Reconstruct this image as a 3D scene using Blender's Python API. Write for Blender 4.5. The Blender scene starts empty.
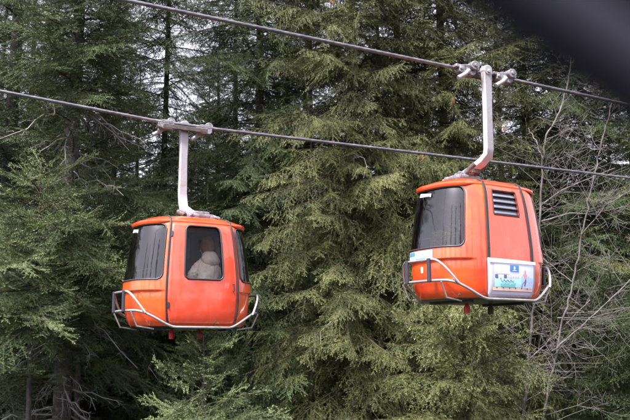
import bpy, bmesh, math, random
import numpy as np
from mathutils import Vector, Matrix
from mathutils.geometry import delaunay_2d_cdt

# ------------------------------------------------------------------ camera, sky, sun, exposure
scene = bpy.context.scene
C = bpy.context.scene.collection
CAM = Vector((0, 0, 13.0))
PITCH = math.radians(9.0)
F = 875.0                                   # focal length in photo pixels (630 wide) = 50 mm on 36 mm
cam_data = bpy.data.cameras.new('camera')
cam_data.lens = 50; cam_data.sensor_width = 36
cam_data.clip_start = 0.02; cam_data.clip_end = 3000
cam_data.dof.use_dof = True
cam_data.dof.focus_distance = 14.0
cam_data.dof.aperture_fstop = 5.0
cam = bpy.data.objects.new('camera', cam_data)
cam.location = CAM
cam.rotation_euler = (math.radians(90) + PITCH, 0, 0)
C.objects.link(cam)
scene.camera = cam

SUN_EL, SUN_AZ = math.radians(60), math.radians(215)     # azimuth clockwise from +Y : behind the camera, a little left
world = bpy.data.worlds.new('World'); scene.world = world; world.use_nodes = True
wn = world.node_tree; wn.nodes.clear()
sky = wn.nodes.new('ShaderNodeTexSky'); sky.sky_type = 'NISHITA'; sky.sun_disc = False
sky.sun_elevation = SUN_EL; sky.sun_rotation = SUN_AZ
sky.air_density = 1.0; sky.dust_density = 4.0; sky.ozone_density = 1.0
hs = wn.nodes.new('ShaderNodeHueSaturation'); hs.inputs['Saturation'].default_value = 0.22; hs.inputs['Value'].default_value = 1.0
tint = wn.nodes.new('ShaderNodeMix'); tint.data_type = 'RGBA'; tint.blend_type = 'MULTIPLY'
tint.inputs['Factor'].default_value = 1.0; tint.inputs['B'].default_value = (1.0, 0.95, 1.03, 1)
bg = wn.nodes.new('ShaderNodeBackground'); bg.inputs['Strength'].default_value = 0.095
wo = wn.nodes.new('ShaderNodeOutputWorld')
wn.links.new(sky.outputs[0], hs.inputs['Color']); wn.links.new(hs.outputs[0], tint.inputs['A'])
wn.links.new(tint.outputs['Result'], bg.inputs['Color']); wn.links.new(bg.outputs[0], wo.inputs['Surface'])
sun_d = bpy.data.lights.new('sun', 'SUN'); sun_d.energy = 3.0; sun_d.angle = math.radians(9); sun_d.color = (1.0, 0.94, 0.86)
sun = bpy.data.objects.new('sun', sun_d); C.objects.link(sun)
sd = Vector((math.sin(SUN_AZ) * math.cos(SUN_EL), math.cos(SUN_AZ) * math.cos(SUN_EL), math.sin(SUN_EL)))
sun.rotation_euler = sd.to_track_quat('Z', 'Y').to_euler()
vs = scene.view_settings
vs.view_transform = 'Standard'; vs.look = 'None'; vs.gamma = 1; vs.exposure = 2.38; vs.use_curve_mapping = False
scene.cycles.max_bounces = 6; scene.cycles.transparent_max_bounces = 12
scene.cycles.diffuse_bounces = 1; scene.cycles.glossy_bounces = 3; scene.cycles.transmission_bounces = 3

ROT = Matrix.Rotation(PITCH, 3, 'X')
def P(px, py, d):
    """the point at depth d (metres along the view axis) behind photo pixel px,py"""
    v = Vector(((px - 315) / F * d, d, -(py - 210) / F * d))
    return CAM + ROT @ v

# ------------------------------------------------------------------ helpers
def tag(o, label=None, cat=None, group=None, kind=None):
    if label: o['label'] = label
    if cat: o['category'] = cat
    if group: o['group'] = group
    if kind: o['kind'] = kind
    return o
def empty(name, loc=(0, 0, 0), rz=0):
    o = bpy.data.objects.new(name, None); C.objects.link(o)
    o.location = loc; o.rotation_euler = (0, 0, rz); o.empty_display_size = .3
    return o
def link(name, me, mats, parent=None, smooth=False):
    o = bpy.data.objects.new(name, me); C.objects.link(o)
    for m in (mats if isinstance(mats, (list, tuple)) else [mats]): me.materials.append(m)
    if parent: o.parent = parent
    if smooth: me.polygons.foreach_set('use_smooth', np.ones(len(me.polygons), bool))
    return o
def mesh_py(name, V, Fc):
    me = bpy.data.meshes.new(name); me.from_pydata([tuple(v) for v in V], [], [tuple(f) for f in Fc]); me.update(); return me

class MB:
    """collects shapes into one mesh"""
    def __init__(s): s.v = []; s.f = []
    def box(s, c, size, M=None, bev=0):
        cx, cy, cz = c; a, b, d = [q / 2 for q in size]
        bm = bmesh.new(); bmesh.ops.create_cube(bm, size=1)
        for v in bm.verts: v.co = Vector((v.co.x * size[0], v.co.y * size[1], v.co.z * size[2]))
        if bev: bmesh.ops.bevel(bm, geom=list(bm.edges), offset=bev, segments=2, affect='EDGES', profile=.5)
        for v in bm.verts:
            v.co += Vector(c)
        s.bm(bm, M)
    def bm(s, bm, M=None):
        n = len(s.v); bm.verts.index_update()
        s.v += [tuple((M @ v.co) if M else v.co) for v in bm.verts]
        s.f += [tuple(n + v.index for v in f.verts) for f in bm.faces]; bm.free()
    def tube(s, pts, r, seg=8, caps=True):
        pts = [Vector(p) for p in pts]; N = len(pts)
        rs = r if isinstance(r, (list, tuple)) else [r] * N
        n0 = len(s.v); up = None
        for i, p in enumerate(pts):
            t = (pts[min(i + 1, N - 1)] - pts[max(i - 1, 0)]).normalized()
            if up is None:
                up = Vector((0, 0, 1)) if abs(t.z) < .9 else Vector((1, 0, 0))
            u = (up - t * up.dot(t)).normalized(); up = u; w = t.cross(u)
            for k in range(seg):
                a = 2 * math.pi * k / seg
                s.v.append(tuple(p + (u * math.cos(a) + w * math.sin(a)) * rs[i]))
        for i in range(N - 1):
            for k in range(seg):
                a, b = n0 + i * seg + k, n0 + i * seg + (k + 1) % seg
                s.f.append((a, b, b + seg, a + seg))
        if caps:
            s.f.append(tuple(n0 + k for k in reversed(range(seg))))
            s.f.append(tuple(n0 + (N - 1) * seg + k for k in range(seg)))
    def cyl(s, a, b, r, seg=16, r2=None): s.tube([a, b], [r, r if r2 is None else r2], seg)
    def rect_sweep(s, pts, w, t, side=Vector((1, 0, 0))):
        """box section of width w along `side`, thickness t, along a polyline"""
        pts = [Vector(p) for p in pts]; N = len(pts); n0 = len(s.v)
        ws = w if isinstance(w, (list, tuple)) else [w] * N
        for i, p in enumerate(pts):
            tg = (pts[min(i + 1, N - 1)] - pts[max(i - 1, 0)]).normalized()
            u = (side - tg * side.dot(tg)).normalized(); n = tg.cross(u)
            for a, b in ((-1, -1), (1, -1), (1, 1), (-1, 1)): s.v.append(tuple(p + u * a * ws[i] / 2 + n * b * t / 2))
        for i in range(N - 1):
            for k in range(4):
                a, b = n0 + i * 4 + k, n0 + i * 4 + (k + 1) % 4
                s.f.append((a, b, b + 4, a + 4))
        s.f.append((n0 + 3, n0 + 2, n0 + 1, n0)); e = n0 + (N - 1) * 4; s.f.append((e, e + 1, e + 2, e + 3))
    def build(s, name, mats, parent=None, smooth=False, bevel=0, auto=True):
        o = link(name, mesh_py(name, s.v, s.f), mats, parent, smooth)
        bm = bmesh.new(); bm.from_mesh(o.data); bmesh.ops.recalc_face_normals(bm, faces=bm.faces[:]); bm.to_mesh(o.data); bm.free()
        if bevel:
            b = o.modifiers.new('bevel', 'BEVEL'); b.width = bevel; b.segments = 2; b.limit_method = 'ANGLE'
        if smooth and auto: smooth_by_angle(o.data)
        return o
def smooth_by_angle(me, deg=38):
    bm = bmesh.new(); bm.from_mesh(me)
    for e in bm.edges:
        e.smooth = not (len(e.link_faces) == 2 and e.calc_face_angle(0) > math.radians(deg))
    for f in bm.faces: f.smooth = True
    bm.to_mesh(me); bm.free()

# ------------------------------------------------------------------ materials
def mat(name, col, rough=.5, metal=0, spec=.5, noise=None, bump=None, coat=0, streak=None):
    """principled; noise = (scale, colour2, lo, hi) mixes a second colour in soft patches; bump = (scale, strength)"""
    m = bpy.data.materials.new(name); m.use_nodes = True; nt = m.node_tree; b = nt.nodes['Principled BSDF']
    b.inputs['Base Color'].default_value = (*col, 1); b.inputs['Roughness'].default_value = rough
    b.inputs['Metallic'].default_value = metal; b.inputs['Specular IOR Level'].default_value = spec
    if coat: b.inputs['Coat Weight'].default_value = coat; b.inputs['Coat Roughness'].default_value = .07; b.inputs['Coat IOR'].default_value = 1.7
    tc = nt.nodes.new('ShaderNodeTexCoord')
    if noise:
        n = nt.nodes.new('ShaderNodeTexNoise'); n.inputs['Scale'].default_value = noise[0]; n.inputs['Detail'].default_value = 6
        n.inputs['Roughness'].default_value = .65
        r = nt.nodes.new('ShaderNodeMapRange'); r.inputs['From Min'].default_value = noise[2]; r.inputs['From Max'].default_value = noise[3]
        x = nt.nodes.new('ShaderNodeMix'); x.data_type = 'RGBA'
        x.inputs['A'].default_value = (*col, 1); x.inputs['B'].default_value = (*noise[1], 1)
        nt.links.new(tc.outputs['Object'], n.inputs['Vector']); nt.links.new(n.outputs['Fac'], r.inputs['Value'])
        nt.links.new(r.outputs['Result'], x.inputs['Factor']); nt.links.new(x.outputs['Result'], b.inputs['Base Color'])
        if streak:                                                   # weathering: pale runs down the paint and fine scuffs
            mp = nt.nodes.new('ShaderNodeMapping'); mp.inputs['Scale'].default_value = (14, 14, 1.1); nt.links.new(tc.outputs['Object'], mp.inputs['Vector'])
            n2 = nt.nodes.new('ShaderNodeTexNoise'); n2.inputs['Scale'].default_value = 1; n2.inputs['Detail'].default_value = 7; n2.inputs['Roughness'].default_value = .7
            r2 = nt.nodes.new('ShaderNodeMapRange'); r2.inputs['From Min'].default_value = .54; r2.inputs['From Max'].default_value = .78; r2.inputs['To Max'].default_value = .28
            x2 = nt.nodes.new('ShaderNodeMix'); x2.data_type = 'RGBA'; x2.inputs['B'].default_value = (*streak, 1)
            nt.links.new(mp.outputs['Vector'], n2.inputs['Vector']); nt.links.new(n2.outputs['Fac'], r2.inputs['Value']); nt.links.new(r2.outputs['Result'], x2.inputs['Factor'])
            nt.links.new(x.outputs['Result'], x2.inputs['A']); nt.links.new(x2.outputs['Result'], b.inputs['Base Color'])
            n3 = nt.nodes.new('ShaderNodeTexNoise'); n3.inputs['Scale'].default_value = 2.6; n3.inputs['Detail'].default_value = 3
            u3 = nt.nodes.new('ShaderNodeBump'); u3.inputs['Strength'].default_value = .35; u3.inputs['Distance'].default_value = .02
            nt.links.new(tc.outputs['Object'], n3.inputs['Vector']); nt.links.new(n3.outputs['Fac'], u3.inputs['Height']); nt.links.new(u3.outputs['Normal'], b.inputs['Normal']); nt.links.new(u3.outputs['Normal'], b.inputs['Coat Normal'])
    if bump:
        n = nt.nodes.new('ShaderNodeTexNoise'); n.inputs['Scale'].default_value = bump[0]; n.inputs['Detail'].default_value = 5
        u = nt.nodes.new('ShaderNodeBump'); u.inputs['Strength'].default_value = bump[1]; u.inputs['Distance'].default_value = .02
        nt.links.new(tc.outputs['Object'], n.inputs['Vector']); nt.links.new(n.outputs['Fac'], u.inputs['Height'])
        nt.links.new(u.outputs['Normal'], b.inputs['Normal'])
    return m
def needle_mat(name, c1, c2, c3):
    """c1..c2 by the per-face tint attribute, c3 = pale patches of the crown"""
    m = bpy.data.materials.new(name); m.use_nodes = True; nt = m.node_tree; b = nt.nodes['Principled BSDF']
    at = nt.nodes.new('ShaderNodeAttribute'); at.attribute_name = 'tint'
    x = nt.nodes.new('ShaderNodeMix'); x.data_type = 'RGBA'; x.inputs['A'].default_value = (*c1, 1); x.inputs['B'].default_value = (*c2, 1)
    nt.links.new(at.outputs['Fac'], x.inputs['Factor'])
    tc = nt.nodes.new('ShaderNodeTexCoord'); n = nt.nodes.new('ShaderNodeTexNoise'); n.inputs['Scale'].default_value = .9; n.inputs['Detail'].default_value = 3
    r = nt.nodes.new('ShaderNodeMapRange'); r.inputs['From Min'].default_value = .42; r.inputs['From Max'].default_value = .68
    y = nt.nodes.new('ShaderNodeMix'); y.data_type = 'RGBA'; y.inputs['B'].default_value = (*c3, 1)
    nt.links.new(tc.outputs['Object'], n.inputs['Vector']); nt.links.new(n.outputs['Fac'], r.inputs['Value']); nt.links.new(r.outputs['Result'], y.inputs['Factor'])
    nt.links.new(x.outputs['Result'], y.inputs['A']); nt.links.new(y.outputs['Result'], b.inputs['Base Color'])
    b.inputs['Roughness'].default_value = .55; b.inputs['Specular IOR Level'].default_value = .35
    return m

M = {}
M['paint'] = mat('orange_paint', (.62, .050, .010), .3, 0, .5, (2.2, (.62, .078, .020), .45, .7), coat=.9, streak=(.55, .14, .09))
M['paint_lower'] = mat('orange_paint_weathered', (.66, .072, .008), .34, 0, .5, (2.4, (.60, .040, .010), .4, .65), coat=.9, streak=(.60, .16, .08))
M['paint_sheen'] = mat('red_paint_sky_sheen', (.62, .050, .018), .34, 0, .5, (2.2, (.62, .095, .06), .5, .72), coat=.9, streak=(.62, .20, .16))  # paler pink patches paint the sky's sheen into the colour; the streaks are wear
M['rubber'] = mat('black_rubber', (.018, .018, .022), .55)
M['dark_metal'] = mat('dark_grey_metal', (.035, .035, .05), .45, .3)
M['inner'] = mat('interior_grey', (.05, .05, .055), .6)
M['bench'] = mat('bench_vinyl', (.06, .055, .055), .5)
M['rail'] = mat('beige_rail', (.5, .42, .33), .4)
M['galv'] = mat('galvanised_tube', (0.3600, 0.3456, 0.3744), .38, .65, .5, (9, (0.2520, 0.2304, 0.2376), .45, .7))
M['arm'] = mat('grey_painted_steel', (.27, .265, .30), .5, 0, .5, (5, (.20, .17, .165), .52, .75), bump=(30, .15))
M['cast'] = mat('cast_steel', (.20, .195, .225), .5, .35, .5, (12, (.085, .075, .075), .45, .65), bump=(40, .35))
M['rust'] = mat('rusty_brown_steel', (.045, .036, .036), .7, .2, .4, (14, (.10, .085, .085), .45, .65))
M['red'] = mat('red_plastic', (.55, .012, .02), .35)
M['white'] = mat('white_sticker', (.8, .8, .82), .5)
M['rope'] = mat('steel_rope', (.10, .096, .125), .36, .5, .5, (6, (.17, .165, .19), .42, .62))
M['bark'] = mat('spruce_bark', (0.0396, 0.0338, 0.0324), .9, 0, .2, (6, (0.0864, 0.0792, 0.0792), .45, .65), bump=(14, .9))
M['twig'] = mat('spruce_twig', (0.0432, 0.0324, 0.0259), .9, 0, .2)
M['dead'] = mat('dead_grey_twig', (.15, .135, .145), .9, 0, .2, (4, (.24, .24, .22), .45, .65))
M['bare'] = mat('grey_bare_bark', (.135, .122, .125), .85, 0, .2, (5, (.08, .07, .068), .45, .65))
M['cone'] = mat('spruce_cone', (.13, .068, .034), .8, 0, .2)
M['soil'] = mat('forest_floor', (0.0324, 0.0288, 0.0216), .95, 0, .1, (.8, (0.0216, 0.0288, 0.0130), .4, .6), bump=(3, .6))
M['N_olive'] = needle_mat('olive_needles', (.028, .040, .013), (.136, .148, .049), (.080, .094, .031))
M['N_green'] = needle_mat('green_needles', (.020, .040, .016), (.080, .120, .042), (.052, .082, .028))
M['N_pale'] = needle_mat('pale_green_needles', (.036, .064, .024), (.175, .220, .100), (.130, .165, .066))
M['N_dark'] = needle_mat('dark_green_needles', (.018, .032, .018), (.052, .078, .042), (.038, .058, .030))
M['N_yellow'] = needle_mat('yellow_green_needles', (.030, .044, .014), (.130, .148, .048), (.085, .098, .031))

# ------------------------------------------------------------------ spruces: boughs of real needles, assembled into crowns
def unit(a): return a / np.maximum(np.linalg.norm(a, axis=-1, keepdims=True), 1e-9)
def needles(p0, d, ln, up, tint, sp, nl, nw, rng, rows=2, below=.0):
    """flat little triangles (needles) set along straight twigs; returns (verts (T,3,3), tint (T,))"""
    n = np.maximum((ln / sp).astype(int), 2)
    idx = np.repeat(np.arange(len(n)), n)
    k = np.arange(len(idx)) - np.repeat(np.cumsum(n) - n, n)
    t = (k + rng.random(len(k)) * .8) / n[idx]
    base0 = p0[idx] + d[idx] * (t * ln[idx])[:, None]
    w = unit(np.cross(d, up))[idx]; u = unit(np.cross(w, d[idx])); dd = d[idx]
    out = []; tt = []
    for r in range(rows):
        side = 1 if r % 2 == 0 else -1
        ph = rng.normal(.25 if r < 2 else 1.2, .45, len(idx))            # angle above the twig's plane
        fw = rng.uniform(.45, .95, len(idx))
        nd = unit(w * (side * np.cos(ph))[:, None] + u * np.sin(ph)[:, None] + dd * fw[:, None])
        L = nl * rng.uniform(.7, 1.25, len(idx)) * (1 - .35 * t)
        hw = dd * (nw * .5)
        out.append(np.stack([base0 - hw, base0 + hw, base0 + nd * L[:, None]], 1)); tt.append(tint[idx] + rng.normal(0, .06, len(idx)))
    # leading tip of each twig
    e = p0 + d * ln[:, None]; hw = w[np.cumsum(n) - n] * (nw * .7)
    out.append(np.stack([e - d * .01 - hw, e - d * .01 + hw, e + d * (nl * .8)], 1)); tt.append(tint + .12)
    return np.concatenate(out), np.concatenate(tt)

def prism(a, b, ra, rb, k=3):
    """open three-sided prisms between point arrays a and b -> quads (N*k,4,3)"""
    d = unit(b - a); ref = np.where(np.abs(d[:, 2:3]) > .9, np.array([[1., 0, 0]]), np.array([[0, 0, 1.]]))
    u = unit(np.cross(d, ref)); w = np.cross(d, u); q = []
    for i in range(k):
        a0, a1 = 2 * math.pi * i / k, 2 * math.pi * (i + 1) / k
        o0 = u * math.cos(a0) + w * math.sin(a0); o1 = u * math.cos(a1) + w * math.sin(a1)
        q.append(np.stack([a + o0 * ra[:, None], a + o1 * ra[:, None], b + o1 * rb[:, None], b + o0 * rb[:, None]], 1))
    return np.concatenate(q)

def bough(L, seed, pend=.5, lod=0, spread=.36, droop=.25):
    """one bough of length L growing along +x.  pend: how far the side twigs hang.  Returns needle tris, tint, stem quads"""
    rng = np.random.default_rng(seed)
    sp, nl, nw, s2, s3 = ((.0175, .033, .0088, .125, .105), (.032, .055, .015, .17, .14), (.055, .10, .030, .24, .18))[lod]
    wob = rng.normal(0, .03 * L, 2)
    def ax(s):
        s = np.asarray(s, float)
        return np.stack([L * s, wob[0] * np.sin(3.1 * s) + wob[1] * s * s, L * (.10 * s - droop * 1.5 * s ** 2 + droop * .85 * s ** 3)], -1)
    s = .10 + np.cumsum(rng.uniform(.6, 1.4, int(L / s2 * 2))) * s2 / L * .5
    s = s[s < .985]
    P0, D, LN, UP, TT = [], [], [], [], []
    SA, SB, RA, RB = [], [], [], []
    g = np.array([0, 0, -1.])
    for i, si in enumerate(s):
        side = 1 if i % 2 == 0 else -1
        b = ax(si); tg = unit((ax(si + .02) - ax(si - .02))[None])[0]
        lat = unit(np.cross(np.array([0, 0, 1.]), tg)[None])[0] * side
        ang = math.radians(rng.uniform(42, 66) - 20 * si)
        l2 = L * spread * min(1, .35 + si * 2.6) * (1 - si) ** .62 * rng.uniform(.55, 1.15) + .06
        if rng.random() < .06: l2 *= .3
        d2 = tg * math.cos(ang) + lat * math.sin(ang) + np.array([0, 0, rng.normal(.10 - pend * .45, .24)])
        d2 /= np.linalg.norm(d2)
        sag = pend * rng.uniform(.25, .75)
        ti = np.clip(rng.normal(.42, .28), 0, 1)
        n4 = 4 if l2 > .25 else 2
        ts = np.linspace(0, 1, n4 + 1)
        pts = b + d2 * (ts * l2)[:, None] + g * (sag * l2 * ts ** 2)[:, None] + np.array([0, 0, 1.]) * (.34 * l2 * np.maximum(0, ts - .55))[:, None]
        seg = pts[1:] - pts[:-1]; sl = np.linalg.norm(seg, axis=1)
        up = unit(np.cross(seg, np.broadcast_to(lat if side < 0 else -lat, seg.shape)) * 1.0 + np.array([0, 0, .5]))
        P0.append(pts[:-1]); D.append(seg / sl[:, None]); LN.append(sl); UP.append(np.broadcast_to(np.array([0, 0, 1.]), seg.shape) + rng.normal(0, .2, seg.shape)); TT.append(np.full(n4, ti))
        SA.append(pts[:-1]); SB.append(pts[1:]); r0 = .0025 + .003 * l2
        RA.append(r0 * (1 - ts[:-1] * .8)); RB.append(r0 * (1 - ts[1:] * .8))
        if l2 < .12: continue
        m = max(2, int(l2 / s3 * 2)); tq = (np.arange(m) + rng.random(m)) / m * .93 + .04
        j = np.minimum((tq * n4).astype(int), n4 - 1); fr = tq * n4 - j
        pb = pts[j] + (pts[j + 1] - pts[j]) * fr[:, None]; td = seg[j] / sl[j][:, None]
        pl = unit(np.cross(np.array([0, 0, 1.]), td)); sg = np.where(np.arange(m) % 2 == 0, 1., -1.)[:, None]
        an = np.radians(rng.uniform(35, 62, m))[:, None]
        d3 = td * np.cos(an) + pl * sg * np.sin(an) + g * (pend * rng.uniform(-.1, 1.0, m) - .12 + rng.normal(0, .18, m))[:, None]
        d3 = unit(d3)
        l3 = np.maximum(.07, l2 * .42 * (1 - tq) ** .7 * np.minimum(1, .4 + tq * 2) * rng.uniform(.5, 1.3, m) + .04)
        P0.append(pb); D.append(d3); LN.append(l3); UP.append(np.tile([0, 0, 1.], (m, 1)) + rng.normal(0, .25, (m, 3))); TT.append(np.clip(ti + rng.normal(0, .12, m), 0, 1.2))
    # the bough's own axis, its outer half needled
    q = ax(np.linspace(0, 1, 13)); seg = q[1:] - q[:-1]; sl = np.linalg.norm(seg, axis=1)
    P0.append(q[5:-1]); D.append(seg[5:] / sl[5:, None]); LN.append(sl[5:]); UP.append(np.tile([0, 0, 1.], (len(seg) - 5, 1))); TT.append(np.full(len(seg) - 5, .5))
    v, t = needles(np.concatenate(P0), np.concatenate(D), np.concatenate(LN), np.concatenate(UP), np.concatenate(TT), sp, nl, nw, rng, rows=3)
    rr = (.004 + .0065 * L) * (1 - np.linspace(0, 1, 13) * .85)
    st = [prism(q[:-1], q[1:], rr[:-1], rr[1:], 5)]
    if lod < 2: st.append(prism(np.concatenate(SA), np.concatenate(SB), np.concatenate(RA), np.concatenate(RB), 3))
    return v.astype(np.float32), t.astype(np.float32), np.concatenate(st).astype(np.float32)

TIPS = {}
_lib = {}
def bough_lib(L, pend, lod, var, spread=.36, droop=.25):
    k = (L, pend, lod, var, spread, droop)
    if k not in _lib: _lib[k] = bough(L, hash((int(L * 10), int(pend * 10), lod, var)) % 99991, pend, lod, spread, droop)
    return _lib[k]
LENGTHS = (.8, 1.4, 2.1, 3.0)

def np_mesh(name, tris, tint, quads):
    nt, nq = len(tris), len(quads)
    me = bpy.data.meshes.new(name)
    co = np.concatenate([tris.reshape(-1, 3), quads.reshape(-1, 3)]).astype(np.float32)
    nv = len(co); me.vertices.add(nv); me.vertices.foreach_set('co', co.ravel())
    me.loops.add(nv); me.loops.foreach_set('vertex_index', np.arange(nv, dtype=np.int32))
    ls = np.concatenate([np.arange(nt) * 3, nt * 3 + np.arange(nq) * 4]).astype(np.int32)
    me.polygons.add(nt + nq); me.polygons.foreach_set('loop_start', ls)
    me.polygons.foreach_set('material_index', np.concatenate([np.zeros(nt), np.ones(nq)]).astype(np.int32))
    a = me.attributes.new('tint', 'FLOAT', 'FACE'); a.data.foreach_set('value', np.concatenate([tint, np.zeros(nq)]).astype(np.float32))
    me.update(calc_edges=True); print('TRIS', name, nt, nq); return me

def crown_mesh(name, H, z0, R, seed, pend=.5, near=None, dens=9.0, shape=.7, droop=.25, skip=None, tilt=(-28, 32), lods=(0, 1), spread=.36, jit=(.6, 1.12), face=None, inner=13):
    """z0: height of the lowest live bough, R: reach there; near=(za, zb): the heights seen close up, which get the fine needles"""
    rng = np.random.default_rng(seed)
    T, A, Q = [], [], []; TIPS[seed] = tips = []
    z = z0; az = rng.random() * 6.28
    while z < H - .15:
        f = (z - z0) / (H - z0)
        rz = R * (1 - f) ** shape * rng.uniform(*jit)
        if f < .08: rz *= rng.uniform(.5, 1)
        fine = near is None or near[0] <= z <= near[1]
        z += rng.uniform(.5, 1.5) / (dens if fine else dens * .7) * (1 if f < .85 else .45)
        az += 2.4 + rng.normal(0, .35)
        if skip and skip(z, az % 6.2832, rng): continue
        L = max(rz, .25)
        base = min(LENGTHS, key=lambda q: abs(q - L))
        lod = lods[0] if fine and (face is None or math.cos(az - face) > -.25) else lods[1]
        v, t, s = bough_lib(base, pend, lod, int(rng.integers(6)), spread, droop)
        sc = L / base
        pitch = math.radians(tilt[0] + (tilt[1] - tilt[0]) * f ** .8 + rng.normal(0, 11))
        Rm = Matrix.Rotation(az, 3, 'Z') @ Matrix.Rotation(-pitch, 3, 'Y') @ Matrix.Rotation(rng.normal(0, .32), 3, 'X')
        Rm = np.array(Rm, np.float32) * sc
        if rng.random() < .5: Rm = Rm @ np.diag([1, -1, 1]).astype(np.float32)
        off = np.array([0, 0, z], np.float32)
        tips.append(off + Rm @ np.array([base * .86, 0, base * (.086 - droop * 1.11 + droop * .54)], np.float32))
        T.append(v @ Rm.T + off); A.append(t + rng.normal(0, .16)); Q.append(s @ Rm.T + off)
    if near and face is not None and inner:                               # short inner shoots that clothe the trunk
        for z in np.arange(max(near[0], z0), min(near[1], H - 1), 1 / inner):
            if skip and skip(z, face, rng): continue
            a = face + rng.normal(0, .8); v, t, s = bough_lib(.8, pend, 0, int(rng.integers(4)), spread, droop); sc = rng.uniform(.7, 1.7)
            Rm = np.array(Matrix.Rotation(a, 3, 'Z') @ Matrix.Rotation(-math.radians(rng.normal(-25, 18)), 3, 'Y') @ Matrix.Rotation(rng.normal(0, .4), 3, 'X'), np.float32) * sc
            off = np.array([0, 0, z], np.float32); T.append(v @ Rm.T + off); A.append(t + rng.normal(0, .16)); Q.append(s @ Rm.T + off)
    return np_mesh(name, np.concatenate(T), np.clip(np.concatenate(A), 0, 1.2), np.concatenate(Q))

def dead_mesh(name, z0, z1, n, seed, Lm=1.6, rt=.2, moss=0):
    """bare dead branches with hanging side twigs, below the live crown"""
    rng = np.random.default_rng(seed); A, B, RA, RB = [], [], [], []
    def seg(pts, r):
        A.append(pts[:-1]); B.append(pts[1:]); k = np.linspace(1, .25, len(pts)) * r; RA.append(k[:-1]); RB.append(k[1:])
    for i in range(n):
        z = rng.uniform(z0, z1); a = rng.random() * 6.283; L = Lm * rng.uniform(.3, 1.2)
        d = np.array([math.cos(a), math.sin(a), rng.uniform(-.5, .1)]); s = np.linspace(0, 1, 7)
        w = rng.normal(0, .06 * L, (7, 3)) * s[:, None]
        pts = np.array([0, 0, z]) + d * (s * L)[:, None] + np.array([0, 0, -.35 * L]) * (s ** 2)[:, None] + w
        seg(pts, .012 + .006 * L)
        for q in range(int(L * 9)):
            j = rng.integers(1, 6); l = rng.uniform(.1, .5) * (1 - j / 8); dd = unit((d + rng.normal(0, .7, 3) + np.array([0, 0, -.5]))[None])[0]
            s2 = np.linspace(0, 1, 4); p2 = pts[j] + dd * (s2 * l)[:, None] + rng.normal(0, .03 * l, (4, 3)) + np.array([0, 0, -.3 * l]) * (s2 ** 2)[:, None]
            seg(p2, .005)
            for r in range(3):
                j2 = rng.integers(1, 4); d3 = unit((dd + rng.normal(0, .8, 3))[None])[0]
                seg(np.stack([p2[j2], p2[j2] + d3 * rng.uniform(.04, .15)]), .003)
    q = prism(np.concatenate(A), np.concatenate(B), np.concatenate(RA), np.concatenate(RB), 4)
    me = np_mesh(name, np.zeros((0, 3, 3), np.float32), np.zeros(0), q); me.polygons.foreach_set('material_index', np.zeros(len(q), np.int32)); return me

def trunk_mesh(H, r, seed, top=.03):
    rng = random.Random(seed); mb = MB(); n = 22; lx = rng.uniform(-.02, .02); ly = rng.uniform(-.02, .02)
    pts = [(lx * 0 + .02 * math.sin(i * .9 + seed) * (i > 0), .02 * math.cos(i * 1.1 + seed) * (i > 0), H * i / n - .25 * (i == 0)) for i in range(n + 1)]
    rs = [(r * (1 - i / n) ** .85 + .012) * (1.35 if i == 0 else 1) for i in range(n + 1)]
    mb.tube(pts, rs, 12); return mesh_py('trunk', mb.v, mb.f)

def gz(x, y):
    t = max(0.0, y - 10.0)
    return .20 * t - .00045 * t * t + .25 * math.sin(x * .13 + 1) * math.sin(y * .11) if y > -20 else .0

TREES = {}
def spruce(name, label, px, depth, H, R, tint, seed, group=None, z0=None, rt=.15, dead=0, dead_z=None, rz=0., **kw):
    p = P(px, 300, depth); g = gz(p.x, p.y)
    t = empty(name, (p.x, p.y, g), rz); tag(t, label, 'tree', group); TREES[seed] = t
    zc = CAM.z - g                                                         # camera height above this tree's foot
    tp = math.tan(math.radians(24)) * depth
    near = (zc - .14 * depth - .6, zc + .43 * depth + .6)
    link('trunk', trunk_mesh(H, rt, seed), M['bark'], t, True)
    link('crown', crown_mesh('crown', H, z0 if z0 is not None else zc - .22 * depth, R, seed, near=near, face=math.atan2(-p.y, -p.x), **kw), [M[tint], M['twig']], t)
    if dead:
        dz = dead_z or (zc - .2 * depth, zc + .3 * depth)
        link('dead_branches', dead_mesh('dead_branches', dz[0], dz[1], dead, seed + 5, rt=rt), M['dead'], t)
    return t

# ------------------------------------------------------------------ ground
def build_ground():
    n = 70; xs = [-260 + 520 * i / n for i in range(n + 1)]; ys = [-60 + 420 * (i / n) ** 1.4 for i in range(n + 1)]
    V = [(x, y, gz(x, min(y, 230))) for y in ys for x in xs]
    Fq = [(j * (n + 1) + i, j * (n + 1) + i + 1, (j + 1) * (n + 1) + i + 1, (j + 1) * (n + 1) + i) for j in range(n) for i in range(n)]
    tag(link('ground', mesh_py('ground', V, Fq), M['soil'], None, True), 'dark forest floor rising behind the trees', 'ground', kind='structure')
build_ground()

# ------------------------------------------------------------------ gondola cabins: one curved body, everything fitted to its surface
CA, CB, CN = 1.05, .72, 3.0                      # half length (x, along the rope), half width (y), squareness of the plan
_th = np.linspace(0, 2 * np.pi, 4001)
_ux = CA * np.sign(np.cos(_th)) * np.abs(np.cos(_th)) ** (2 / CN); _uy = CB * np.sign(np.sin(_th)) * np.abs(np.sin(_th)) ** (2 / CN)
_S = np.concatenate([[0], np.cumsum(np.hypot(np.diff(_ux), np.diff(_uy)))]); PER = float(_S[-1])
def plan(s):
    s = s % PER; return float(np.interp(s, _S, _ux)), float(np.interp(s, _S, _uy))
def s_at(x, side):
    """arc position of plan x on side A (y > 0) or B (y < 0)"""
    h = len(_S) // 2
    return float(np.interp(-x, -_ux[:h], _S[:h])) if side == 'A' else float(np.interp(x, _ux[h:], _S[h:]))
_KZ = [0, .05, .12, .25, .45, .62, .78, 1.1, 1.4, 1.6, 1.74, 1.9]
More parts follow.
